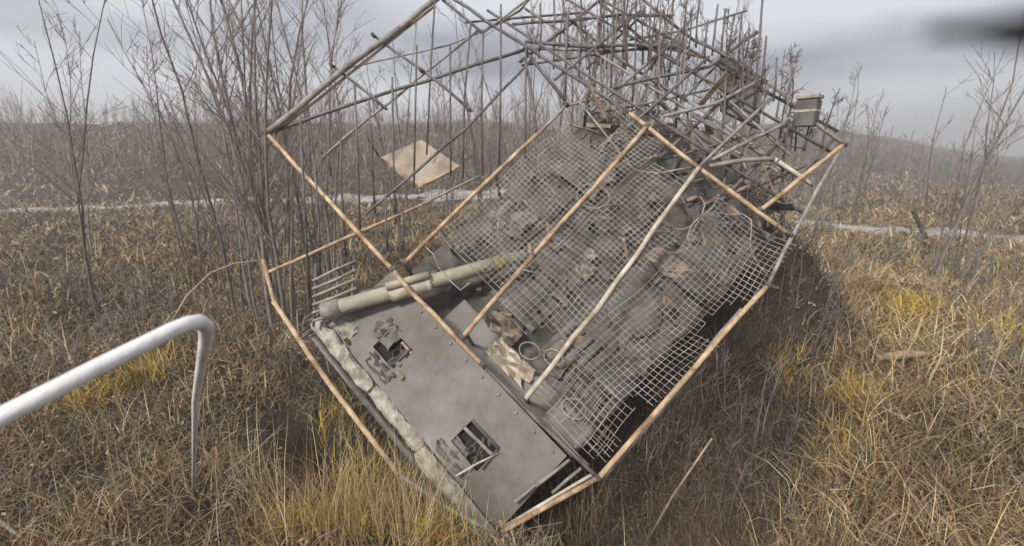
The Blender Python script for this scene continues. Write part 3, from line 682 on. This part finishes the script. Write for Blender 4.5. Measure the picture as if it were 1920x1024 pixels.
def scatter(n, r0, r1, azlim=1.35, power=1.):
    r = np.exp(rng.uniform(math.log(r0 + 1.7), math.log(r1 + 2), n))      # spread from a point 2 m behind the camera so the sides are covered too
    az = rng.uniform(-azlim, azlim, n)
    th = np.arctan(az); return np.c_[r * np.sin(th), r * np.cos(th) - 2]
def off_road(xy):
    d = np.full(len(xy), 1e9)
    for p in ROAD[::3]: d = np.minimum(d, np.hypot(xy[:, 0] - p[0], xy[:, 1] - p[1]))
    return d > .8 + .35 * np.abs(vnoise(xy[:, 0], xy[:, 1], 1.9))
def patch_tint(xy):
    a = vnoise(xy[:, 0] + 5, xy[:, 1] - 2, .8) + .6 * vnoise(xy[:, 0], xy[:, 1], 2.3); b = vnoise(xy[:, 0] - 7, xy[:, 1] + 3, .45)
    t = np.ones((len(xy), 3)) * (1 + .38 * a)[:, None]
    t *= 1 + b[:, None] * np.array([.10, .0, -.14]); return np.clip(t, .35, 1.8)
def keep(xy, pad=.0):
    q = xy[~in_wreck(xy[:, 0], xy[:, 1], pad) & off_road(xy)]
    # the bare ditch below the plate's outer edge
    a, b = np.array([1.05, 2.95]), np.array([3.25, 5.1]); d = b - a; t = np.clip(((q - a) @ d) / (d @ d), 0, 1); q = q[np.linalg.norm(q - a - t[:, None] * d, axis=1) > .62 + .14 * rng.normal(0, 1, len(q))]
    a, b = np.array([-2.6, 4.7]), np.array([-.9, 3.25]); d = b - a; t = np.clip(((q - a) @ d) / (d @ d), 0, 1); return q[np.linalg.norm(q - a - t[:, None] * d, axis=1) > .55 + .15 * rng.normal(0, 1, len(q))]
def patchy(xy, s, lo): return xy[vnoise(xy[:, 0] + 3, xy[:, 1], s) + rng.normal(0, .25, len(xy)) > lo]
# matted dry grass everywhere
xy = keep(scatter(200000, 1.8, 60), .75); xy = patchy(xy, .8, -.75); r = np.hypot(*xy.T); n = len(xy)
w_l = np.array([4, 5, 5, 2.2, 4, 2, 5, 1.6, 2.5])
o = blades('dry_grass', xy, rng.uniform(.10, .40, n) * (1 + .015 * r), np.maximum(.005, .0022 * r) * rng.uniform(.7, 1.5, n), rng.uniform(.4, 2.3, n), w_l)
o['kind'] = 'stuff'; tag(o, 'matted dry brown grass covering the ground', 'grass')
# straw-gold grass on the right and the near foreground
xy = keep(scatter(110000, 2.0, 30), .9); xy = xy[(xy[:, 0] > .28 * xy[:, 1] + .9)]; xy = patchy(xy, .9, -.25); r = np.hypot(*xy.T); n = len(xy)
GOLD = np.array([(.54, .41, .21), (.62, .50, .31), (.32, .21, .11), (.19, .13, .07), (.44, .29, .13), (.25, .25, .09), (.38, .33, .28)])
o = blades('straw_grass', xy, rng.uniform(.15, .6, n), np.maximum(.005, .0021 * r) * rng.uniform(.7, 1.3, n), rng.uniform(.2, 2.0, n), GOLD[rng.choice(len(GOLD), n, p=[.22, .2, .16, .12, .14, .1, .06])])
o['kind'] = 'stuff'; tag(o, 'golden straw-coloured grass filling the right bank', 'grass')
# sparse grey weeds hanging in the ditch beside the wreck, colour darkened for the bank's shade
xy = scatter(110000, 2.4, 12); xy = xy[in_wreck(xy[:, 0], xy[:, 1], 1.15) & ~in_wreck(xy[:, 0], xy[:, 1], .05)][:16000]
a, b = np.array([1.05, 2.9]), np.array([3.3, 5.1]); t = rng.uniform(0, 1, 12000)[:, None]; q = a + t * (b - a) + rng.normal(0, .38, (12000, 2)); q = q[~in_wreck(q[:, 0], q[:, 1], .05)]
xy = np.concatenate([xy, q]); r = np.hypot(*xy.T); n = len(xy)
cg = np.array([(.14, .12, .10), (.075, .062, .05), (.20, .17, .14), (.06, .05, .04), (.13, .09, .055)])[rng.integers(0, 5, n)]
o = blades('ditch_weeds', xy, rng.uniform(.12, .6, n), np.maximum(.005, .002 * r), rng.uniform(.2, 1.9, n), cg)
o['kind'] = 'stuff'; tag(o, 'grey withered weeds in the ditch beside the wreck, darkened for the shade there', 'weeds')
# yellow-green tufts
tuft = [(655, 985), (700, 1000), (745, 1005), (790, 1018), (840, 1020), (720, 960), (680, 940), (900, 1022), (600, 1000), (540, 1010), (1050, 1015), (730, 930), (760, 960), (690, 900), (820, 990), (670, 980), (870, 985), (1700, 590), (1720, 600), (1640, 560), (1560, 860), (1880, 640), (1480, 720), (640, 800), (1600, 760), (180, 760), (290, 690), (270, 720)]
P = []
for q in tuft:
    g = ground_pt(*q); P.append(g[:2] + rng.normal(0, .14, (210, 2)))
xy = np.concatenate(P); n = len(xy); r = np.hypot(*xy.T)
cg = np.array([(.46, .36, .07), (.28, .26, .07), (.60, .40, .08), (.50, .26, .07), (.48, .38, .22)])[rng.integers(0, 5, n)]
o = blades('green_tufts', xy, rng.uniform(.15, .5, n), np.maximum(.006, .0026 * r), rng.uniform(.2, 1.0, n), cg)
o['kind'] = 'stuff'; tag(o, 'yellow-green fresh tufts among the dry grass', 'grass')
# tall pale reeds in front of the plate and around
P = []
for q, c in [((640, 1010), 26), ((720, 1000), 34), ((790, 1015), 34), ((850, 1010), 26), ((950, 1015), 12), ((560, 1000), 20), ((1040, 1010), 14), ((1110, 1000), 10), ((500, 960), 14)]:
    g = ground_pt(*q); P.append(g[:2] + rng.normal(0, .16, (c * 4, 2)))
g_ = keep(scatter(2600, 2.4, 16), .3); P.append(g_)
xy = np.concatenate(P); n = len(xy); r = np.hypot(*xy.T)
cg = np.array([(.50, .40, .24), (.40, .30, .17), (.52, .44, .30), (.33, .22, .11)])[rng.integers(0, 4, n)]
o = blades('dry_reeds', xy, rng.uniform(.4, 1.0, n) * np.where(np.arange(n) < n - len(g_), 1.15, .85), np.maximum(.006, .0022 * r), rng.uniform(.05, .5, n), cg)
o['kind'] = 'stuff'; tag(o, 'tall thin pale reed stems rising from the weeds', 'reeds')
# tangle of dead weed stems lying at all angles
K = MB(); xy = patchy(keep(scatter(9000, 2.0, 24), .15), 1.1, -.4)
for (x, y), zz in zip(xy, terrain(xy[:, 0], xy[:, 1])):
    L = rng.uniform(.15, .6); d = rng.normal(0, 1, 3); d[2] = abs(d[2]) * .6; d /= np.linalg.norm(d); p = np.array([x, y, zz + rng.uniform(0, .12)])
    r = max(.003, .0006 * y) * rng.uniform(.7, 1.4); K.tube([p, p + d * L * .5 + [0, 0, .05], p + d * L + rng.normal(0, .05, 3)], [r, r, r * .6], 3, False)
o = K.build('weed_tangle', 'weed', None); o['kind'] = 'stuff'; tag(o, 'tangle of dead weed stems over the ground', 'weeds')
# leaf litter
xy = keep(scatter(55000, 1.8, 26), -.2); n = len(xy); r = np.hypot(*xy.T); z = terrain(xy[:, 0], xy[:, 1]) + rng.uniform(0, .16, n)
c = np.c_[xy, z]; s = np.maximum(.02, .0035 * r) * rng.uniform(.6, 1.6, n)
e1 = rng.normal(0, 1, (n, 3)); e1 /= np.linalg.norm(e1, axis=1)[:, None]; e2 = np.cross(e1, rng.normal(0, 1, (n, 3))); e2 /= np.linalg.norm(e2, axis=1)[:, None]
v = np.stack([c - e1 * s[:, None], c + e2 * s[:, None] * .5, c + e1 * s[:, None], c - e2 * s[:, None] * .5], 1).reshape(-1, 3)
oo = np.arange(n)[:, None] * 4; f = np.stack([oo + [0, 1, 2], oo + [0, 2, 3]], 1).reshape(-1, 3)
cl = np.array([(.20, .11, .06), (.28, .18, .10), (.14, .085, .05), (.34, .26, .17), (.24, .22, .20)])[rng.integers(0, 5, n)] * rng.uniform(.6, 1.3, (n, 1))
o = fast_mesh('leaf_litter', v, f, 'leaf', np.repeat(cl, 4, 0)); o['kind'] = 'stuff'; tag(o, 'brown dead leaves lying through the weeds', 'leaves')

# ------------------------------------------------------------------ single things around the wreck
g = ground_pt(1742, 456); top = C0 + ray(1712, 396) * ((g[1] - .1) / ray(1712, 396)[1])
single(MB().tube([g - np.array([0, 0, .15]), (g + top) / 2, top], [.075, .07, .06], 8), 'leaning_post', 'dkwood', 'dark wooden post leaning left beside the pale road', 'post', g)
a, b = ground_pt(1642, 690), ground_pt(1742, 684); a[2] += .12; b[2] += .14
single(MB().tube([a, (a * .5 + b * .5) + [0, 0, .02], b], [.045, .055, .04], 8), 'fallen_log', 'wood', 'short pale log lying in the grass on the right bank', 'log', (a + b) / 2 - [0, 0, .14])
g = ground_pt(1195, 1035); t = at_depth(1335, 822, 4.0)
single(MB().tube([g - [0, 0, .1], (g + t) / 2 + [0, 0, .03], t], [.010, .011, .008], 7), 'wooden_pole', 'wood', 'thin tan pole rising from the grass below the lower right cage rail', 'pole', g)
g = ground_pt(325, 612); q = [at_depth(x, y, 6.2 + i * .12) for i, (x, y) in enumerate(((325, 600), (350, 555), (395, 512), (440, 494), (500, 488)))]
single(MB().tube([g] + q, [.016, .016, .015, .014, .012, .008], 6), 'arched_branch', 'wood', 'bare branch arching from the weeds to the left end of the cage', 'branch', g)
for i, (p0, p1, lab) in enumerate([((450, 925), (590, 1060), 'pale stick slanting down across the lower left weeds'), ((535, 815), (425, 905), 'pale stick lying below the dark ditch, left of the tan pole'), ((-20, 950), (60, 1040), 'dark stick in the bottom left corner')]):
    a, b = ground_pt(*p0), ground_pt(*p1); a[2] += .14; b[2] += .1
    single(MB().tube([a, (a + b) / 2 + rng.normal(0, .03, 3), b], [.012, .015, .012], 6), 'stick', 'wood' if i < 2 else 'bark2', lab, 'stick', (a + b) / 2 - [0, 0, .12])
# drone's contact whisker drawn as a white bent pipe, with legs added to ground
e0 = ground_pt(357, 905)
K = [at_depth(-420, 1010, .56), at_depth(0, 783, .62), at_depth(180, 690, .70), at_depth(325, 618, .78)]
B = [at_depth(352, 607, .80), at_depth(374, 603, .83), at_depth(386, 612, .88), at_depth(387, 632, .97)]
leg = [at_depth(378, 680, 1.2), at_depth(366, 750, 1.75), e0 - [0, 0, .15]]
tail = [np.array([K[0][0] - .08, K[0][1] - .02, K[0][2] - .15]), np.array([K[0][0] - .1, K[0][1], 0.]) ]
tail[1][2] = tz(tail[1][0], tail[1][1]) - .1
single(MB().tube(tail[::-1] + K + B + leg, [.0135] * 10 + [.0125, .0115, .0105], 14), 'drone_whisker', 'white', 'white drone whisker built as a thick bent pipe reaching in from the left over the weeds', 'pipe', e0)

# the propeller of the aircraft that carries the camera, at rest: hub, nut and two twisted blades on its motor and arm
hub = at_depth(2120, 62, .085)
prop = empty('propeller', hub); tag(prop, 'black propeller blade with hub reaching in at the upper right against the sky', 'propeller')
MB().tube([hub - CU * .006, hub + CU * .004], .0045, 14).build('hub', 'prop', prop)
MB().tube([hub + CU * .004, hub + CU * .007], .003, 6).build('nut', 'steel2', prop)
for sgn in (-1, 1):
    mb = MB(); n = 12
    for i in range(n + 1):
        t = i / n; c = hub + CR * sgn * (.004 + .034 * t) + CF * .001 * sgn * math.sin(t * 3)
        ch = .0017 + .0020 * math.sin(math.pi * min(t * 1.15 + .12, 1)); tw = math.radians(48 - 22 * t) * sgn
        e = (CF * math.cos(tw) + CU * math.sin(tw)) * ch; th = CU * math.cos(tw) * .0004 - CF * math.sin(tw) * .0004
        mb.v += [c - e, c + th, c + e, c - th]
    for i in range(n):
        for k in range(4):
            a = i * 4 + k; b = i * 4 + (k + 1) % 4; mb.f.append((a, b, b + 4, a + 4))
    mb.f += [(3, 2, 1, 0), tuple(n * 4 + k for k in range(4))]
    mb.build('blade', 'prop', prop)
MB().tube([hub - CU * .02, hub - CU * .018, hub - CU * .008, hub - CU * .006], [.008, .009, .009, .008], 16).build('motor', 'steel', prop)
MB().box(hub - CU * .026 - CR * .006 - CF * .45, CR * .012, CF * .46, CU * .005).build('arm', 'prop', prop, False)

# air: pale haze round the whole place
HZ = MB().box((-520, -520, -3.), (1040, 0, 0), (0, 1040, 0), (0, 0, 24.)).build('haze', 'soil', None, False)
hm = bpy.data.materials.new('haze_air'); hm.use_nodes = True; hm.node_tree.nodes.clear()
ho = hm.node_tree.nodes.new('ShaderNodeOutputMaterial'); hv = hm.node_tree.nodes.new('ShaderNodeVolumePrincipled')
hv.inputs['Color'].default_value = (.86, .87, .9, 1); hv.inputs['Density'].default_value = .0055; hv.inputs['Anisotropy'].default_value = .1
hm.node_tree.links.new(hv.outputs[0], ho.inputs['Volume'])
HZ.data.materials.clear(); HZ.data.materials.append(hm); HZ['kind'] = 'stuff'; HZ['label'] = 'thin pale haze in the air over the field'; HZ['category'] = 'haze'
